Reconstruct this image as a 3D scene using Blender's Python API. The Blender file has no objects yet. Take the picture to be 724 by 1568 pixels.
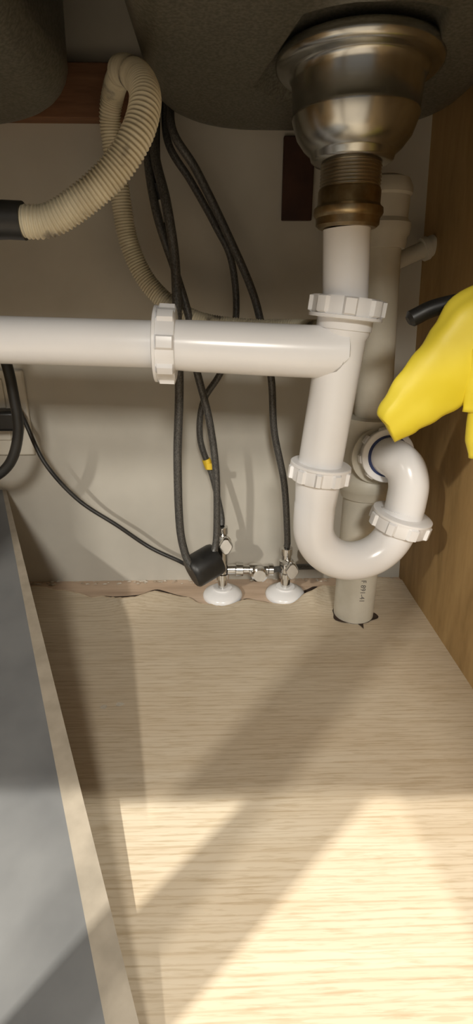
import bpy, math, random
from mathutils import Matrix, Vector, noise
random.seed(4)
V=Vector
# ------------------------------------------------------------ materials
def new_mat(name):
    m=bpy.data.materials.new(name); m.use_nodes=True
    nt=m.node_tree; b=nt.nodes['Principled BSDF']; return m,nt,b
def ramp(nt,fac,stops):
    r=nt.nodes.new('ShaderNodeValToRGB')
    el=r.color_ramp.elements
    while len(el)<len(stops): el.new(.5)
    for e,(p,c) in zip(el,stops): e.position=p; e.color=(*c,1)
    nt.links.new(fac,r.inputs[0]); return r
def tex(nt,kind,scale,mapscale=(1,1,1),detail=4,rough=.5,dist=0):
    tc=nt.nodes.new('ShaderNodeTexCoord'); mp=nt.nodes.new('ShaderNodeMapping')
    mp.inputs['Scale'].default_value=mapscale
    nt.links.new(tc.outputs['Object'],mp.inputs[0])
    t=nt.nodes.new(kind); t.inputs['Scale'].default_value=scale
    if 'Detail' in t.inputs: t.inputs['Detail'].default_value=detail
    if 'Roughness' in t.inputs: t.inputs['Roughness'].default_value=rough
    if 'Distortion' in t.inputs: t.inputs['Distortion'].default_value=dist
    nt.links.new(mp.outputs[0],t.inputs['Vector']); return t
def bump(nt,b,h,strength=.2,dist=.001):
    n=nt.nodes.new('ShaderNodeBump'); n.inputs['Strength'].default_value=strength; n.inputs['Distance'].default_value=dist
    nt.links.new(h,n.inputs['Height']); nt.links.new(n.outputs[0],b.inputs['Normal'])
def mottled(name,c1,c2,scale=20,rough=.6,metal=0,bs=.1,bd=.001,mapscale=(1,1,1),detail=5,lo=.35,hi=.65,extra=None):
    m,nt,b=new_mat(name)
    t=tex(nt,'ShaderNodeTexNoise',scale,mapscale,detail)
    st=[(lo,c1),(hi,c2)]
    if extra: st=[extra]+st
    r=ramp(nt,t.outputs['Fac'],st)
    nt.links.new(r.outputs[0],b.inputs['Base Color'])
    b.inputs['Roughness'].default_value=rough; b.inputs['Metallic'].default_value=metal
    if bs: bump(nt,b,t.outputs['Fac'],bs,bd)
    return m
def wood(name,cols,gx=3,gy=60,rough=.5,axis=0,bs=.15,stops=(.58,.76,.98),fine=.35):
    m,nt,b=new_mat(name)
    ms=[gy,gy,gy]; ms[axis]=gx
    t=tex(nt,'ShaderNodeTexNoise',1.0,tuple(ms),6,.62,.25)
    ms2=[gy*4,gy*4,gy*4]; ms2[axis]=gx*5
    t2=tex(nt,'ShaderNodeTexNoise',1.0,tuple(ms2),3,.6)
    t3=tex(nt,'ShaderNodeTexNoise',5.0,(1,1,1),3,.5)
    mx=nt.nodes.new('ShaderNodeMath'); mx.operation='MULTIPLY_ADD'
    nt.links.new(t2.outputs['Fac'],mx.inputs[0]); mx.inputs[1].default_value=fine; nt.links.new(t.outputs['Fac'],mx.inputs[2])
    m2=nt.nodes.new('ShaderNodeMath'); m2.operation='MULTIPLY_ADD'
    nt.links.new(t3.outputs['Fac'],m2.inputs[0]); m2.inputs[1].default_value=.25; nt.links.new(mx.outputs[0],m2.inputs[2])
    r=ramp(nt,m2.outputs[0],[(s,c) for s,c in zip(stops,cols)])
    nt.links.new(r.outputs[0],b.inputs['Base Color']); b.inputs['Roughness'].default_value=rough
    bump(nt,b,mx.outputs[0],bs,.0006)
    return m
M_floor,nt,b=new_mat('oak_laminate')
t1=tex(nt,'ShaderNodeTexNoise',1.0,(6,85,85),4,.5,.4)
t2=tex(nt,'ShaderNodeTexNoise',1.0,(38,520,520),3,.6,.3)
t3=tex(nt,'ShaderNodeTexNoise',1.0,(3.5,9,9),2,.5)
wv=tex(nt,'ShaderNodeTexWave',1.0,(2.4,34,34),2,.5)
wv.bands_direction='Y'; wv.inputs['Distortion'].default_value=5.5; wv.inputs['Detail Scale'].default_value=.9; wv.inputs['Scale'].default_value=1.7
c1=ramp(nt,t1.outputs['Fac'],[(.30,(.645,.550,.415)),(.70,(.715,.630,.500))])
c2=ramp(nt,t2.outputs['Fac'],[(.36,(.86,.83,.78)),(.50,(1,1,1))])
c3=ramp(nt,wv.outputs['Fac'],[(.0,(.89,.86,.82)),(.20,(1,1,1))])
c4=ramp(nt,t3.outputs['Fac'],[(.3,(.94,.91,.88)),(.7,(1.0,1.0,1.0))])
prev=c1.outputs[0]
for c in (c2,c3,c4):
    mx=nt.nodes.new('ShaderNodeMix'); mx.data_type='RGBA'; mx.blend_type='MULTIPLY'; mx.inputs[0].default_value=1
    nt.links.new(prev,mx.inputs[6]); nt.links.new(c.outputs[0],mx.inputs[7]); prev=mx.outputs[2]
nt.links.new(prev,b.inputs['Base Color']); b.inputs['Roughness'].default_value=.42
bump(nt,b,t2.outputs['Fac'],.08,.0004)

M_floor2=wood('bare_floor_strip',[(.46,.33,.24),(.60,.45,.33),(.68,.53,.41)],gx=4,gy=60,rough=.6)
M_wall=mottled('painted_drywall',(.48,.455,.40),(.56,.535,.475),9,.75,bs=.15,bd=.002)
M_rwall=wood('brown_cabinet_side',[(.29,.185,.07),(.38,.245,.10),(.45,.30,.13)],gx=6,gy=30,rough=.6,axis=2,bs=.05)
M_frame=mottled('cabinet_frame',(.45,.38,.28),(.52,.44,.33),12,.55)
M_pvc=mottled('white_pvc',(.885,.885,.90),(.91,.91,.925),25,.22,bs=.03)
M_pvcold=mottled('aged_pvc',(.54,.51,.43),(.66,.63,.55),22,.45,bs=.05)
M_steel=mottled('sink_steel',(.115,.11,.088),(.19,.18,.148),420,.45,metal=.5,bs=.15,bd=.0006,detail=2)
M_strain=mottled('strainer_metal',(.36,.36,.34),(.50,.50,.48),30,.24,metal=1,bs=.05)
M_thread=mottled('thread_metal',(.42,.38,.30),(.54,.49,.40),60,.3,metal=1,bs=.05)
M_brass=mottled('tarnished_brass',(.24,.17,.09),(.44,.36,.23),60,.34,metal=1,bs=.15)
M_chrome=mottled('chrome',(.60,.59,.57),(.75,.74,.72),40,.18,metal=1,bs=.02)
M_black=mottled('black_rubber',(.010,.010,.010),(.020,.020,.019),60,.42,bs=.1)
M_cord=mottled('black_cord',(.02,.02,.02),(.04,.038,.035),60,.4,bs=.1)
M_corr=mottled('ivory_corrugated_plastic',(.56,.51,.38),(.70,.65,.50),38,.42,bs=.05,lo=.37,extra=(.29,(.16,.14,.11)))
M_yellow=mottled('yellow_rubber',(.72,.58,.03),(.80,.66,.06),18,.5,bs=.3,bd=.002)
M_tag=mottled('yellow_tag',(.85,.55,.03),(.9,.65,.05),30,.5)
M_panel=mottled('gray_laminate',(.115,.118,.122),(.165,.168,.17),14,.42,bs=.1)
M_edge=mottled('beige_edge_banding',(.27,.235,.185),(.34,.295,.235),60,.55)
M_cleat=wood('reddish_wood',[(.10,.045,.022),(.17,.08,.04),(.24,.12,.06)],gx=6,gy=50,rough=.7)
M_dark=mottled('wall_notch_dark',(.035,.012,.008),(.06,.022,.012),30,.7)  # dark colour for the wall opening block
M_gapshade=mottled('painted_gap_shade',(.03,.018,.012),(.07,.042,.028),60,.9)  # dark colour painted in for the shade inside floor gaps and holes
M_torn=mottled('torn_fiberboard',(.60,.47,.32),(.76,.64,.48),120,.8)
M_blue=mottled('blue_gasket',(.02,.03,.10),(.03,.06,.18),30,.4)
M_plate=mottled('outlet_plastic',(.60,.57,.50),(.66,.63,.55),20,.4)
M_ink=mottled('gray_ink',(.12,.11,.10),(.2,.19,.17),90,.6)
M_debris=mottled('debris',(.35,.28,.2),(.7,.66,.58),80,.8)
M_kfloor=mottled('kitchen_floor_tile',(.35,.3,.24),(.45,.39,.32),6,.5)
M_braid,nt,b=new_mat('braided_hose')
w=tex(nt,'ShaderNodeTexNoise',1100,(1,1,.5),1)
r=ramp(nt,w.outputs['Fac'],[(.35,(.06,.059,.057)),(.7,(.14,.137,.13))])
nt.links.new(r.outputs[0],b.inputs['Base Color']); b.inputs['Roughness'].default_value=.4; b.inputs['Metallic'].default_value=.3
bump(nt,b,w.outputs['Fac'],.15,.0004)

# ------------------------------------------------------------ mesh builder
class Mesh:
    def __init__(s): s.v=[]; s.f=[]; s.m=[]; s.mats=[]; s.sm=[]
    def mi(s,m):
        if m not in s.mats: s.mats.append(m)
        return s.mats.index(m)
    def add(s,verts,faces,mat,smooth=True):
        o=len(s.v); s.v+= [tuple(p) for p in verts]; k=s.mi(mat)
        for f in faces: s.f.append(tuple(i+o for i in f)); s.m.append(k); s.sm.append(smooth)
    def grid(s,rings,mat,closed=True,caps=True,smooth=True):
        n=len(rings[0]); vs=[p for r in rings for p in r]; fs=[]
        for i in range(len(rings)-1):
            for j in range(n if closed else n-1):
                a=i*n+j; c=i*n+(j+1)%n
                fs.append((a,c,c+n,a+n))
        if caps and closed:
            fs.append(tuple(range(n-1,-1,-1))); o=(len(rings)-1)*n; fs.append(tuple(o+j for j in range(n)))
        s.add(vs,fs,mat,smooth)
    def build(s,name,parent=None,bevel=0,angle=35):
        me=bpy.data.meshes.new(name); me.from_pydata(s.v,[],s.f)
        for m in s.mats: me.materials.append(m)
        for p,k,sm in zip(me.polygons,s.m,s.sm): p.material_index=k; p.use_smooth=sm
        me.update()
        try: me.set_sharp_from_angle(angle=math.radians(angle))
        except Exception: pass
        ob=bpy.data.objects.new(name,me); bpy.context.collection.objects.link(ob)
        if bevel:
            bv=ob.modifiers.new('bevel','BEVEL'); bv.width=bevel; bv.segments=2; bv.limit_method='ANGLE'
        if parent: ob.parent=parent
        return ob
    def tube(s,path,r,mat,n=20,caps=True):
        path=[V(p) for p in path]; N=len(path)
        T=[((path[min(i+1,N-1)]-path[max(i-1,0)]).normalized()) for i in range(N)]
        up=V((0,0,1)) if abs(T[0].z)<.9 else V((0,1,0))
        nrm=(up-T[0]*up.dot(T[0])).normalized(); L=0; rings=[]
        tot=sum((path[i+1]-path[i]).length for i in range(N-1))
        for i in range(N):
            if i:
                L+=(path[i]-path[i-1]).length
                nrm=(nrm-T[i]*nrm.dot(T[i])).normalized()
            bn=T[i].cross(nrm)
            rr=r(L,tot) if callable(r) else r
            rings.append([path[i]+nrm*math.cos(2*math.pi*j/n)*rr+bn*math.sin(2*math.pi*j/n)*rr for j in range(n)])
        s.grid(rings,mat,True,caps)
    def lathe(s,prof,o,axis,mat,n=48,lobes=0,amp=0,caps=True):
        o=V(o); ax=V(axis).normalized()
        up=V((0,0,1)) if abs(ax.z)<.9 else V((1,0,0))
        u=(up-ax*up.dot(ax)).normalized(); w=ax.cross(u); rings=[]
        for row in prof:
            rr,h=row[0],row[1]; fl=row[2] if len(row)>2 else 0
            ring=[]
            for j in range(n):
                a=2*math.pi*j/n; q=rr
                if fl and lobes:
                    ph=(a*lobes/(2*math.pi))%1
                    q=rr*(1+amp*(1 if ph<.36 else 0))
                ring.append(o+ax*h+(u*math.cos(a)+w*math.sin(a))*q)
            rings.append(ring)
        s.grid(rings,mat,True,caps)
    def box(s,lo,hi,mat):
        x0,y0,z0=lo;x1,y1,z1=hi
        s.hexa([(x0,y0,z0),(x1,y0,z0),(x1,y1,z0),(x0,y1,z0),(x0,y0,z1),(x1,y0,z1),(x1,y1,z1),(x0,y1,z1)],mat)
    def hexa(s,vs,mat):
        s.add(vs,[(3,2,1,0),(4,5,6,7),(0,1,5,4),(1,2,6,5),(2,3,7,6),(3,0,4,7)],mat,False)
def cr(pts,step=.002):
    pts=[V(p) for p in pts]; P=[pts[0]*2-pts[1]]+pts+[pts[-1]*2-pts[-2]]; out=[]
    for i in range(1,len(P)-2):
        a,b_,c,d=P[i-1],P[i],P[i+1],P[i+2]; n=max(2,int((c-b_).length/step))
        for k in range(n):
            t=k/n
            out.append(.5*((2*b_)+(c-a)*t+(2*a-5*b_+4*c-d)*t*t+(3*b_-a-3*c+d)*t**3))
    out.append(pts[-1]); return out
def empty(name,loc=(0,0,0)):
    e=bpy.data.objects.new(name,None); bpy.context.collection.objects.link(e); e.empty_display_size=.02; return e
def slip_nut(m,o,axis,r,h,mat,lobes=8):
    prof=[(r*.80,-h/2),(r*.93,-h/2),(r*.95,-h/2+.0012,1),(r*.95,h/2-.0045,1),(r*.95,h/2-.003),(r*1.0,h/2-.0028),(r*1.0,h/2-.0006),(r*.97,h/2),(r*.7,h/2)]
    m.lathe(prof,o,axis,mat,n=96,lobes=lobes,amp=.10)
def smooth(a,b_,x):
    t=max(0,min(1,(x-a)/(b_-a))); return t*t*(3-2*t)

# ------------------------------------------------------------ room shell
m=Mesh(); m.box((-.50,0,-.12),(.32,.03,.75),M_wall); m.build('wall_back')
m=Mesh()
def rx(z): return .251-z*.055
m.hexa([(rx(-.1),-.64,-.1),(rx(-.1)+.018,-.64,-.1),(rx(-.1)+.018,0,-.1),(rx(-.1),0,-.1),(rx(.70),-.64,.70),(rx(.7)+.018,-.64,.70),(rx(.7)+.018,0,.70),(rx(.7),0,.70)],M_rwall); m.build('wall_right')
m=Mesh(); m.box((-.518,-.64,-.1),(-.50,0,.70),M_rwall); m.build('wall_left')
m=Mesh(); m.box((-.60,-.66,.70),(.45,0,.74),M_frame); m.build('countertop')  # unseen countertop slab over the cabinet, placed to keep world light out
m=Mesh(); m.box((-2.5,-3.2,-.13),(2.5,-.62,-.12),M_kfloor); m.build('floor_kitchen')
fr=empty('cabinet_face_frame')
m=Mesh(); m.box((-.50,-.64,.545),(.21,-.622,.70),M_frame); m.build('top_rail',fr)
m=Mesh(); m.box((-.50,-.64,-.12),(.255,-.622,-.019),M_frame); m.build('bottom_rail',fr)
m=Mesh(); m.box((-.245,-.64,-.019),(-.19,-.622,.545),M_frame); m.build('center_stile',fr)
m=Mesh(); m.box((.183,-.66,-.12),(.26,-.6405,.70),M_frame); m.build('right_stile',fr)

m=Mesh(); m.box((-.50,-.622,-.018),(.2515,-.0005,-.0012),M_floor2); m.build('floor')
K=[(-.5,-.015),(-.26,-.018),(-.22,-.030),(-.17,-.050),(-.12,-.068),(-.09,-.054),(-.05,-.057),(-.028,-.070),(.0,-.076),(.03,-.067),(.055,-.070),(.085,-.076),(.11,-.062),(.14,-.036),(.17,-.020),(.26,-.015)]
def yedge(x):
    for (a,ya),(b_,yb) in zip(K,K[1:]):
        if x<=b_:
            return ya+(yb-ya)*smooth(a,b_,x)+.0018*noise.noise(V((x*70,0,0)))
    return -.015
def bumpx(x):
    return .0125*math.exp(-((x-.118)/.026)**2)+.0120*math.exp(-((x+.105)/.045)**2)+.005*math.exp(-((x-.03)/.022)**2)+.007*math.exp(-((x-.215)/.025)**2)+.0014*noise.noise(V((x*35,4,0)))
def lift(x,y):
    d=max(0,yedge(x)-y)
    return max(0,bumpx(x))*math.exp(-(d/.026)**1.4)+.0004
m=Mesh(); xs=[-.498+.749*i/220 for i in range(221)]; rows=[]; NY=90
for k in range(NY+1):
    t=(k/NY)**.55 ; row=[]
    for x in xs:
        y0=-.621; y=y0+(yedge(x)-y0)*t
        row.append(V((x,y,lift(x,y))))
    rows.append(row)
m.grid(rows,M_floor,closed=False)
r2=[V((p.x,p.y+.0028+.0018*noise.noise(V((p.x*200,3,0))),p.z-.0002)) for p in rows[-1]]
m.grid([rows[-1],r2],M_torn,closed=False)
low=[V((p.x,p.y-.0005,p.z-.0026)) for p in r2]
m.grid([r2,low],M_gapshade,closed=False)  # face under the lifted lip, its shade painted dark
m.build('floor_laminate_sheet')
m=Mesh(); a=[];b2=[]
for x in xs:
    if -.23<x<.15:
        wd=(.0030*(.5+.8*noise.noise(V((x*25,9,0))))+2.05*max(0,bumpx(x)))*smooth(-.23,-.18,x)*(1-smooth(.12,.15,x))+.0003
        a.append(V((x,yedge(x)-.001,-.0008))); b2.append(V((x,min(yedge(x)+.002+wd,-.006),-.0008)))
m.grid([a,b2],M_gapshade,closed=False); m.build('floor_crack_shade')  # crack along the lifted edge, with the shade behind it painted dark
m=Mesh(); pts=[]; n=96
for i in range(n):
    a=2*math.pi*i/n; r_=.0250+.0010*noise.noise(V((math.cos(a)*3,math.sin(a)*3,1)))
    r_+=.005*math.exp(-((a-3.7)/.35)**2)+.006*math.exp(-((a-5.95)/.3)**2)+.010*math.exp(-((a-4.85)/.06)**2)
    x=.162+math.cos(a)*r_; y=-.094+math.sin(a)*r_
    pts.append(V((x,y,lift(x,y)+.0008)))
m.add(pts,[tuple(range(n))],M_gapshade,False); m.build('pipe_hole_shade')  # flat disc on the floor, painted dark for the shade in the pipe hole
m=Mesh()
for i in range(90):
    x=random.uniform(-.27,.24); y=random.uniform(-.012,-.002); r_=random.uniform(.001,.003)
    c=V((x,y,r_*.3-.001)); vs=[]
    for k in range(7):
        a=k*2*math.pi/7; vs.append(c+V((math.cos(a)*r_*random.uniform(.6,1.8),math.sin(a)*r_*.6,0)))
    vs.append(c+V((0,0,r_*.6)))
    m.add(vs,[(k,(k+1)%7,7) for k in range(7)],M_debris,False)
for c in [(-.118,-.250),(-.104,-.247)]:
    vs=[V((c[0]+math.cos(k)*.006*random.uniform(.4,1),c[1]+math.sin(k)*.003,.0008)) for k in range(6)]
    m.add(vs,[tuple(range(6))],M_debris,False)
m.build('debris')

m=Mesh(); m.box((-.34,-.018,.535),(-.072,-.0003,.58),M_cleat); m.build('trim_1',bevel=.001)
m=Mesh(); m.box((.066,-.006,.448),(.099,-.0003,.525),M_dark); m.build('wall_notch',bevel=.001)  # dark block whose colour stands for the shade in a wall opening

# ------------------------------------------------------------ sink
sink=empty('double_bowl_sink')
def bowl(name,x0,x1,y0,y1,cr_,z,drain,rise):
    m=Mesh(); cx,cy=(x0+x1)/2,(y0+y1)/2; rings=[]; n=128
    def outline(inset,z,rad):
        ring=[]; hx=(x1-x0)/2-inset; hy=(y1-y0)/2-inset; rad=max(.004,min(rad,hx,hy))
        per=n//4
        for q,(sx,sy) in enumerate([(1,1),(-1,1),(-1,-1),(1,-1)]):
            for k in range(per):
                a=q*math.pi/2+math.pi/2*k/(per-1)
                ring.append(V((cx+sx*(hx-rad)+math.cos(a)*rad, cy+sy*(hy-rad)+math.sin(a)*rad, z)))
        return ring
    rings.append(outline(-.004,.699,cr_)); rings.append(outline(0,z+.05,cr_))
    R_=.03
    for k in range(1,9):
        a=math.pi/2*k/8
        rings.append(outline(R_*(1-math.cos(a)),z+R_-R_*math.sin(a),cr_-R_*(1-math.cos(a))*.5))
    last=rings[-1]; dx,dy=drain
    for t in (.25,.5,.75):
        rr=[]
        for p in last:
            d=V((p.x-dx,p.y-dy,0)); tgt=V((dx,dy,z))+d.normalized()*.086
            rr.append(p.lerp(tgt,t))
        rings.append(rr)
    for rad,zz in [(.086,z),(.083,z+.001),(.078,z+rise*.7),(.073,z+rise),(.058,z+rise+.001)]:
        rings.append([V((dx,dy,zz))+V((p.x-dx,p.y-dy,0)).normalized()*rad for p in last])
    m.grid(rings,M_steel,True,True)
    return m.build(name,sink,angle=50)
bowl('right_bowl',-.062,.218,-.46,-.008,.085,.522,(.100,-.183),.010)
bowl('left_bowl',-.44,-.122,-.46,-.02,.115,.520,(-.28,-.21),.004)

st=empty('sink_strainer')
m=Mesh(); X,Y=.100,-.183
m.lathe([(.045,.5315),(.0585,.527),(.0600,.5235),(.0592,.5195),(.0555,.5170),(.0515,.5165),(.0490,.515),(.0475,.511),(.0468,.502),(.0462,.4925),(.0468,.4915),(.0464,.4895),(.0452,.486),(.0425,.4785),(.037,.4715),(.0335,.4685),(.0320,.4675),(.0310,.4640),(.0285,.4620),(.0245,.4615),(.020,.461)],(X,Y,0),(0,0,1),M_strain,n=96)
m.build('strainer_body',st,angle=50)
m=Mesh(); prof=[]; z=.4625
while z>.424:
    prof+= [(.0222,z),(.0234,z-.0008),(.0222,z-.0016)]; z-=.0023
m.lathe(prof,(X,Y,0),(0,0,1),M_thread,n=64); m.build('threaded_outlet',st,angle=20)
m=Mesh(); m.lathe([(.020,.4455),(.0232,.4455),(.0242,.4435),(.0242,.4350),(.0250,.4335),(.0268,.432),(.0272,.4285),(.0262,.4265),(.0250,.4255),(.0248,.4205),(.0225,.4185),(.018,.4185)],(X,Y,0),(0,0,1),M_brass,n=64)
m.build('brass_slip_nut',st)

# ------------------------------------------------------------ drain assembly
dr=empty('sink_drain_pipe')
Yd=-.183
m=Mesh(); m.tube([(.100,Yd,.4184),(.1035,Yd,.352),(.104,Yd,.34)],.0187,M_pvc,n=40); m.build('tailpiece',dr)
m=Mesh()
ax=V((.0145,0,.136)).normalized()
def on(z): return V((.0890+(z-.21)*.1066,Yd,z))
m.tube([on(.353),on(.343)],.0235,M_pvc,n=48)
m.tube([on(.345),on(.340),on(.336),on(.21)],lambda L,t: .0225 if L<.006 else .0205,M_pvc,n=48)
n=48; rings=[]
def arm(x,zc,r_):
    return [V((x,Yd-.004+math.sin(2*math.pi*j/n)*r_,zc+math.cos(2*math.pi*j/n)*r_)) for j in range(n)]
rings=[arm(-.040,.3305,.0205),arm(-.022,.3295,.0210),arm(.03,.3270,.0215),arm(.070,.3252,.0217)]
for k in range(1,7):
    a=k/6
    rings.append([V((min(p.x+.026*a, .107-max(0,(.325-p.z))*.95*a), p.y,p.z)) for p in arm(.078,.3248,.0217)])
rings.append([V((p.x+.002,Yd-.004+(p.y-Yd+.004)*.75,.3248+(p.z-.3248)*.8)) for p in rings[-1]])
m.grid(rings,M_pvc)
m.build('drain_tee',dr,angle=40)
m=Mesh(); m.tube([(-.499,Yd-.002,.345),(-.19,Yd-.003,.335),(-.05,Yd-.004,.331),(-.03,Yd-.004,.330)],.0192,M_pvc,n=40); m.build('horizontal_waste_pipe',dr)
m=Mesh(); slip_nut(m,(.1045,Yd,.3595),-ax,.031,.017,M_pvc); m.build('upper_slip_nut',dr)
m=Mesh(); slip_nut(m,(-.048,Yd-.004,.331),(-1,0,.04),.031,.018,M_pvc); m.build('side_slip_nut',dr)
m=Mesh(); slip_nut(m,(.0905,Yd,.2165),(ax),.0285,.0165,M_pvc,10); m.build('trap_slip_nut',dr)
m=Mesh()
p=[V((.0895,Yd,.211)),V((.0885,Yd,.185)),V((.0880,Yd,.1845)),V((.0875,Yd,.166))]
R_=.0445; cx=.0875+R_; cz=.163
for k in range(1,33):
    a=math.pi+math.pi*k/32
    p.append(V((cx+R_*math.cos(a),Yd+.012*k/32,cz+R_*math.sin(a))))
p+=[V((.178,Yd+.013,.170)),]
m.tube(p,lambda L,t:.0215 if L<.026 else (.0198),M_pvc,n=44); m.build('p_trap_bend',dr,angle=50)
m=Mesh(); slip_nut(m,(.178,Yd+.012,.160),(.22,-.05,1),.030,.0165,M_pvc,8); m.build('trap_outlet_nut',dr)
m=Mesh()
el=cr([(.180,Yd+.013,.165),(.182,Yd+.014,.180),(.1835,Yd+.017,.196),(.181,Yd+.022,.2095),(.175,Yd+.030,.217),(.170,Yd+.042,.2185),(.167,-.118,.218)],.002)
m.tube(el,lambda L,t:.0195,M_pvc,n=44); m.build('trap_elbow',dr)
m=Mesh(); slip_nut(m,(.1685,-.134,.2180),(.05,-1,.12),.0275,.013,M_pvc,8)
m.lathe([(.0190,.0062),(.0215,.0064),(.0215,.0072),(.0190,.0072)],(.1685,-.134,.2180),(.05,-1,.12),M_blue)
m.build('trap_arm_nut',dr)

# ------------------------------------------------------------ rear pvc stack
rp=empty('pvc_waste_stack')
X,Y=.162,-.094
m=Mesh(); m.tube([(X,Y,-.001),(X,Y,.10),(X,Y,.168)],.0245,M_pvcold,n=44); m.build('floor_pipe',rp)
m=Mesh(); m.lathe([(.02,.160),(.0275,.160),(.0285,.163),(.0305,.170),(.0315,.1715),(.0315,.182),(.0300,.184),(.0285,.186),(.0285,.238),(.030,.240),(.030,.250),(.02,.251)],(X,Y,0),(0,0,1),M_pvcold,n=64)
m.lathe([(.0255,0),(.0255,.022),(.0300,.024),(.0305,.030),(.024,.031)],(X,Y,.213),(.10,-1,.05),M_pvcold,n=56)
m.build('sanitary_tee',rp,angle=40)
tx=lambda z:X-(z-.25)*.055
m=Mesh(); m.tube([(tx(.245),Y,.245),(tx(.425),Y,.425)],.0195,M_pvcold,n=44); m.build('riser_pipe',rp)
m=Mesh(); m.lathe([(.018,.412),(.0235,.412),(.0245,.415),(.0245,.421),(.0265,.424),(.0272,.429),(.0272,.433),(.0255,.435),(.0235,.437),(.0235,.455),(.0255,.457),(.0255,.462),(.022,.469),(.014,.472)],(tx(.43),Y,0),(0,0,1),M_pvcold,n=56); m.build('air_admittance_cap',rp,angle=40)
cu=bpy.data.curves.new('pipe_print','FONT'); cu.body="PVC  F 891-41"; cu.size=.0085; cu.extrude=.0002; cu.materials.append(M_ink)
to=bpy.data.objects.new('pipe_print',cu); bpy.context.collection.objects.link(to); to.parent=rp
to.matrix_world=Matrix.Translation((X-.001,Y-.0246,.082))@Matrix.Rotation(math.radians(90),4,'Y')@Matrix.Rotation(math.radians(90),4,'X')
m=Mesh(); m.tube([(.165,-.035,.396),(.233,-.030,.424)],.0085,M_pvcold,n=24)
m.tube([(.2165,-.0312,.4172),(.2215,-.0308,.4192)],.012,M_plate,n=28); m.tube([(.2216,-.0308,.4192),(.2290,-.0302,.4223)],.0105,M_pvcold,n=24); m.build('vent_line')

# ------------------------------------------------------------ corrugated dishwasher hose
def corr(base,amp,pitch):
    return lambda L,t: base+amp*(.5+.5*math.cos(2*math.pi*L/pitch))**.7
h=empty('corrugated_drain_hose')
path=cr([(-.155,-.262,.411),(-.142,-.262,.4135),(-.126,-.262,.412),(-.110,-.261,.4135),(-.087,-.26,.426),(-.066,-.258,.443),(-.052,-.255,.462),(-.047,-.246,.481),(-.052,-.225,.498),(-.064,-.185,.516),(-.078,-.135,.534),(-.086,-.095,.544),(-.096,-.068,.542),(-.1035,-.056,.525),(-.103,-.052,.498),(-.100,-.05,.463),(-.095,-.05,.422),(-.079,-.052,.386),(-.052,-.058,.360),(-.021,-.065,.345),(.03,-.075,.339),(.075,-.09,.339),(.095,-.12,.339)],.0005)
m=Mesh(); m.tube(path,corr(.0088,.0014,.0027),M_corr,n=28); m.build('hose_body',h,angle=180)
m=Mesh(); m.tube([(-.30,-.27,.43),(-.21,-.265,.417),(-.17,-.262,.412),(-.139,-.262,.413),(-.1275,-.262,.4125)],.0113,M_black,n=32); m.build('rubber_cuff',h)

# ------------------------------------------------------------ supply hoses
def hose(pts,r_=.0042,mat=M_braid,name='braided_supply_hose',extra=None):
    m=Mesh(); m.tube(cr(pts,.004),r_,mat,n=16)
    if extra: extra(m)
    return m.build(name)
def xz(l,ys):
    return [(a/1000,(ys if not isinstance(ys,list) else ys[i]),c/1000) for i,(a,c) in enumerate(l)]
def exA(m):
    m.tube([(-.0595,-.060,.457),(-.0560,-.060,.438)],.0070,M_plate,n=20)
    m.tube([(-.0620,-.060,.471),(-.0595,-.060,.457)],.0064,M_black,n=20)
    m.tube(cr([(-.061,-.022,.575),(-.064,-.028,.535),(-.064,-.048,.50),(-.0620,-.060,.471)]),.0052,M_black,n=16)
    m.tube(cr([(-.0560,-.060,.438),(-.051,-.062,.41),(-.045,-.066,.385)]),.0035,M_black,n=16)
hose(xz([(-64,620),(-67,560),(-71,505),(-63,446),(-46,391),(-34,347),(-29,301),(-16,244),(-9,183),(-9,117),(-12,84),(-22,67),(-34,60)],[-.014,-.016,-.05]+[-.07]*7+[-.075,-.085,-.085]),extra=exA)
hose(xz([(-59,620),(-61,560),(-64,503),(-52,452),(-46,402),(-46,341),(-47,275),(-52,202),(-53,121),(-48,84),(-40,66),(-32,58)],[-.014,-.018,-.055]+[-.082]*6+[-.085,-.088,-.075]),r_=.0048)
hose(xz([(-52,620),(-54,560),(-52,512),(-30,478),(-6,439),(11,404),(15,347),(-1,293),(-23,257),(-28,212),(-14,164),(-4,118),(-3,103)],[-.012,-.014]+[-.035]*9+[-.042,-.046]),r_=.0038)
hose(xz([(-47,620),(-48,565),(-46,518),(-24,485),(4,434),(31,379),(43,340),(55,284),(60,224),(74,159),(81,85),(81,72)],[-.012,-.014]+[-.05]*8+[-.047,-.046]),r_=.0042)
m=Mesh(); m.lathe([(.0052,-.006),(.0055,-.005),(.0055,.005),(.0052,.006)],(-.0195,-.035,.181),(.35,0,-1),M_tag,n=20)
m.box((-.020,-.0415,.175),(-.009,-.0400,.183),M_tag); m.build('yellow_hose_tag')
hose(xz([(-250,248),(-236,232),(-216,184),(-182,137),(-136,101),(-97,70),(-58,57),(-44,56)],[-.01,-.03]+[-.04]*4+[-.055,-.07]),r_=.0026,mat=M_cord,name='sensor_cable')
m=Mesh(); ax2=V((.80,.42,.30)).normalized(); c=V((-.0245,-.074,.061))
m.lathe([(.0075,-.0205),(.0185,-.0205),(.0205,-.018),(.0210,-.0135),(.0210,.0135),(.0198,.018),(.015,.0195),(.0,.0195)],c,ax2,M_black,n=48)
m.lathe([(.0,-.015),(.0075,-.015),(.0075,-.0205)],c,ax2,M_black,n=32,caps=False)
m.build('ferrite_core')
m=Mesh(); m.tube(cr([(-.225,-.10,.34),(-.219,-.10,.308),(-.217,-.10,.279),(-.218,-.10,.238),(-.233,-.10,.202),(-.26,-.10,.185),(-.30,-.08,.19)],.004),.0055,M_black,n=18); m.build('power_cord')
o=empty('electrical_outlet')
m=Mesh(); m.box((-.325,-.006,.185),(-.240,-.0003,.290),M_plate); m.build('cover_plate',o,bevel=.002)
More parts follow.
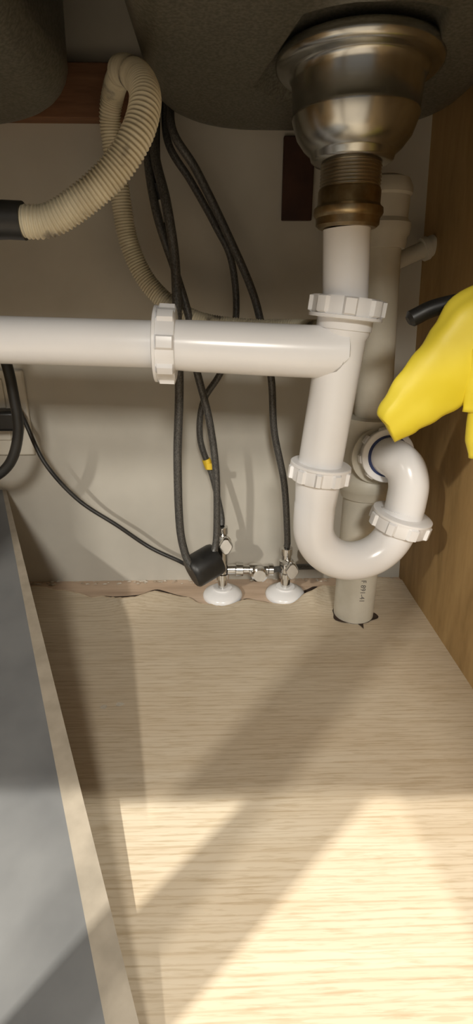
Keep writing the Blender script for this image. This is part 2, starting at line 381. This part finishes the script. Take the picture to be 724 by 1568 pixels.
m=Mesh(); m.box((-.30,-.009,.245),(-.265,-.006,.280),M_plate); m.box((-.30,-.009,.205),(-.265,-.006,.240),M_plate); m.build('receptacles',o,bevel=.002)
m=Mesh(); m.box((-.295,-.035,.222),(-.245,-.009,.246),M_black); m.build('plug',o,bevel=.004)

# ------------------------------------------------------------ shutoff valves
def valve(x,y,zt,name,hz):
    e=empty(name)
    m=Mesh(); m.lathe([(.026,.0),(.0265,.003),(.0245,.0065),(.017,.0105),(.0125,.012),(.0125,.014),(.008,.0145)],(x,y,-.001),(0,0,1),M_pvc,n=56); m.build('escutcheon',e,angle=50)
    m=Mesh(); m.lathe([(.0062,.010),(.0062,.026),(.0088,.027),(.0088,.034),(.0070,.035),(.0070,zt-.022),(.0092,zt-.021),(.0092,zt-.012),(.0065,zt-.011),(.0065,zt-.004),(.0078,zt-.003),(.0078,zt+.006),(.005,zt+.007)],(x,y,0),(0,0,1),M_chrome,n=32)
    m.lathe([(.0085,0),(.0085,.012),(.006,.013),(.006,.018)],(x,y,hz),(.3,-1,0),M_chrome,n=28); m.build('valve_body',e)
    m=Mesh(); n=40; rings=[]
    for (s_,h_) in [(.7,0),(1,.001),(1,.005),(.85,.007)]:
        rings.append([V((x+.005+math.cos(2*math.pi*j/n)*.0075*s_*(1+.12*math.cos(8*math.pi*j/n)),y-.018-h_,hz+math.sin(2*math.pi*j/n)*.0115*s_)) for j in range(n)])
    m.grid(rings,M_chrome); m.build('handle',e)
    return e
valve(-.003,-.046,.095,'shutoff_valve',.084)
valve(.081,-.046,.064,'shutoff_valve',.048)
e=empty('tee_connector')
m=Mesh()
m.lathe([(.0065,0),(.0065,.010),(.0090,.011),(.0090,.020),(.006,.021),(.006,.028),(.0088,.029),(.0088,.044),(.0065,.045),(.0065,.053),(.008,.054),(.008,.060),(.005,.061)],(.004,-.047,.040),(1,0,-.02),M_chrome,n=24)
m.build('tee_body',e)
m=Mesh(); m.lathe([(.0092,-.006),(.0105,-.004),(.0105,.005),(.008,.007)],(.045,-.056,.038),(0,-1,0),M_chrome,n=28)
m.tube([(.062,-.047,.038),(.085,-.032,.034),(.13,-.020,.028)],.004,M_braid,n=14); m.build('stub_hose',e)

# ------------------------------------------------------------ leaning gray panel
m=Mesh()
Bn=V((-.0285,-.532,.0035)); Bf=V((-.2835,-.006,.139))
def strip(n0,n1,f0,f1,mat,dz=0):
    a=Bn-V((n0,0,0)); b_=Bf-V((f0,0,0)); c=Bf-V((f1,0,0)); e_=Bn-V((n1,0,0))
    tn=V((0,0,-.0028)); tf=V((0,0,-.012)); up=V((0,0,dz))
    m.hexa([a+tn,e_+tn,c+tf,b_+tf,a+up,e_+up,c+up,b_+up],mat)
strip(0,.0185,0,.005,M_edge)
strip(.0185,.30,.005,.205,M_panel)
m.build('leaning_panel')

# ------------------------------------------------------------ rubber glove on black handle
g=empty('rubber_glove')
def flat_tube(m,pts,ws,ds,mat,n=40,fold=0,cap=True):
    P=cr(pts,.003); N=len(P); rings=[]; K_=len(ws)-1
    def lerp(l,t):
        t*=K_; i=min(int(t),K_-1); f=t-i; f=f*f*(3-2*f); return l[i]*(1-f)+l[i+1]*f
    for i,pt in enumerate(P):
        T=(P[min(i+1,N-1)]-P[max(i-1,0)]).normalized(); yv=V((0,1,0)); yv=(yv-T*yv.dot(T)).normalized(); s_=T.cross(yv); t_=i/(N-1)
        w_,d_=lerp(ws,t_),lerp(ds,t_); ring=[]
        for j in range(n):
            a=2*math.pi*j/n; f=1+fold*noise.noise(V((math.cos(a)*1.6,math.sin(a)*1.6,t_*2.2)))*1.6
            ring.append(pt+s_*math.cos(a)*w_*f+yv*math.sin(a)*d_*f)
        rings.append(ring)
    m.grid(rings,mat,True,cap)
m=Mesh()
flat_tube(m,[(.1250,-.262,.2755),(.1265,-.262,.2770),(.134,-.262,.287),(.150,-.262,.304),(.170,-.26,.322),(.187,-.258,.337),(.2,-.257,.345)],[.0125,.0185,.0235,.028,.033,.038,.036],[.006,.009,.010,.011,.013,.014,.013],M_yellow,n=72,fold=.08)
m.build('cuff',g,angle=180)
m=Mesh()
flat_tube(m,[(.197,-.268,.355),(.200,-.268,.335),(.200,-.268,.312),(.201,-.268,.290)],[.012,.026,.026,.022],[.008,.014,.014,.010],M_yellow,fold=.12)
for k,(x,zt) in enumerate([(.1885,.254),(.198,.240),(.2075,.242),(.2155,.252)]):
    flat_tube(m,[(x+.001,-.268,.300),(x,-.270,.28),(x+.001,-.270,zt+.01),(x+.0015,-.270,zt)],[.0072,.0070,.0068,.003],[.009,.008,.0075,.003],M_yellow,n=20)
flat_tube(m,[(.205,-.28,.345),(.204,-.285,.325),(.203,-.287,.308)],[.010,.008,.0035],[.008,.008,.0035],M_yellow,n=20)
m.build('hand',g,angle=180)
m=Mesh(); m.tube(cr([(.139,-.238,.351),(.145,-.238,.3545),(.165,-.238,.362),(.2305,-.238,.374)],.003),lambda L,t: .0035 if L<.001 else .0062,M_black,n=24); m.build('black_handle')

# ------------------------------------------------------------ lights
def area(name,loc,tgt,size,power,col):
    l=bpy.data.lights.new(name,'AREA'); l.energy=power; l.color=col; l.size=size
    ob=bpy.data.objects.new(name,l); bpy.context.collection.objects.link(ob); ob.location=loc
    ob.rotation_euler=(V(tgt)-V(loc)).to_track_quat('-Z','Y').to_euler(); return ob
area('kitchen_ceiling_light',(-1.0,-1.40,2.0),(0,-.35,0),.03,60,(1,.95,.84))
area('kitchen_ceiling_light_2',(.30,-1.42,2.0),(0,-.35,0),.04,20,(1,.95,.84))
area('added_left_light',(-.98,-1.62,1.12),(0,-.25,0),.06,16,(1,.94,.83))  # unseen low lamp added on the left to cast the panel's floor shadow
area('front_fill_light',(.05,-1.9,1.05),(0,-.1,.25),.26,17.5,(1,.95,.86))  # unseen soft fill added out front for the back wall and interior
w=bpy.data.worlds.new('world'); bpy.context.scene.world=w; w.use_nodes=True
w.node_tree.nodes['Background'].inputs[0].default_value=(1,.95,.88,1); w.node_tree.nodes['Background'].inputs[1].default_value=.19
bpy.context.scene.view_settings.view_transform='Standard'

cam=bpy.data.cameras.new("camera"); co=bpy.data.objects.new("camera",cam); bpy.context.collection.objects.link(co)
co.location=(0,-.643,.362); co.rotation_euler=(math.radians(90-22),0,math.radians(-1.5))
cam.sensor_fit='VERTICAL'; cam.sensor_height=24; cam.lens=12; cam.clip_start=.01
bpy.context.scene.camera=co
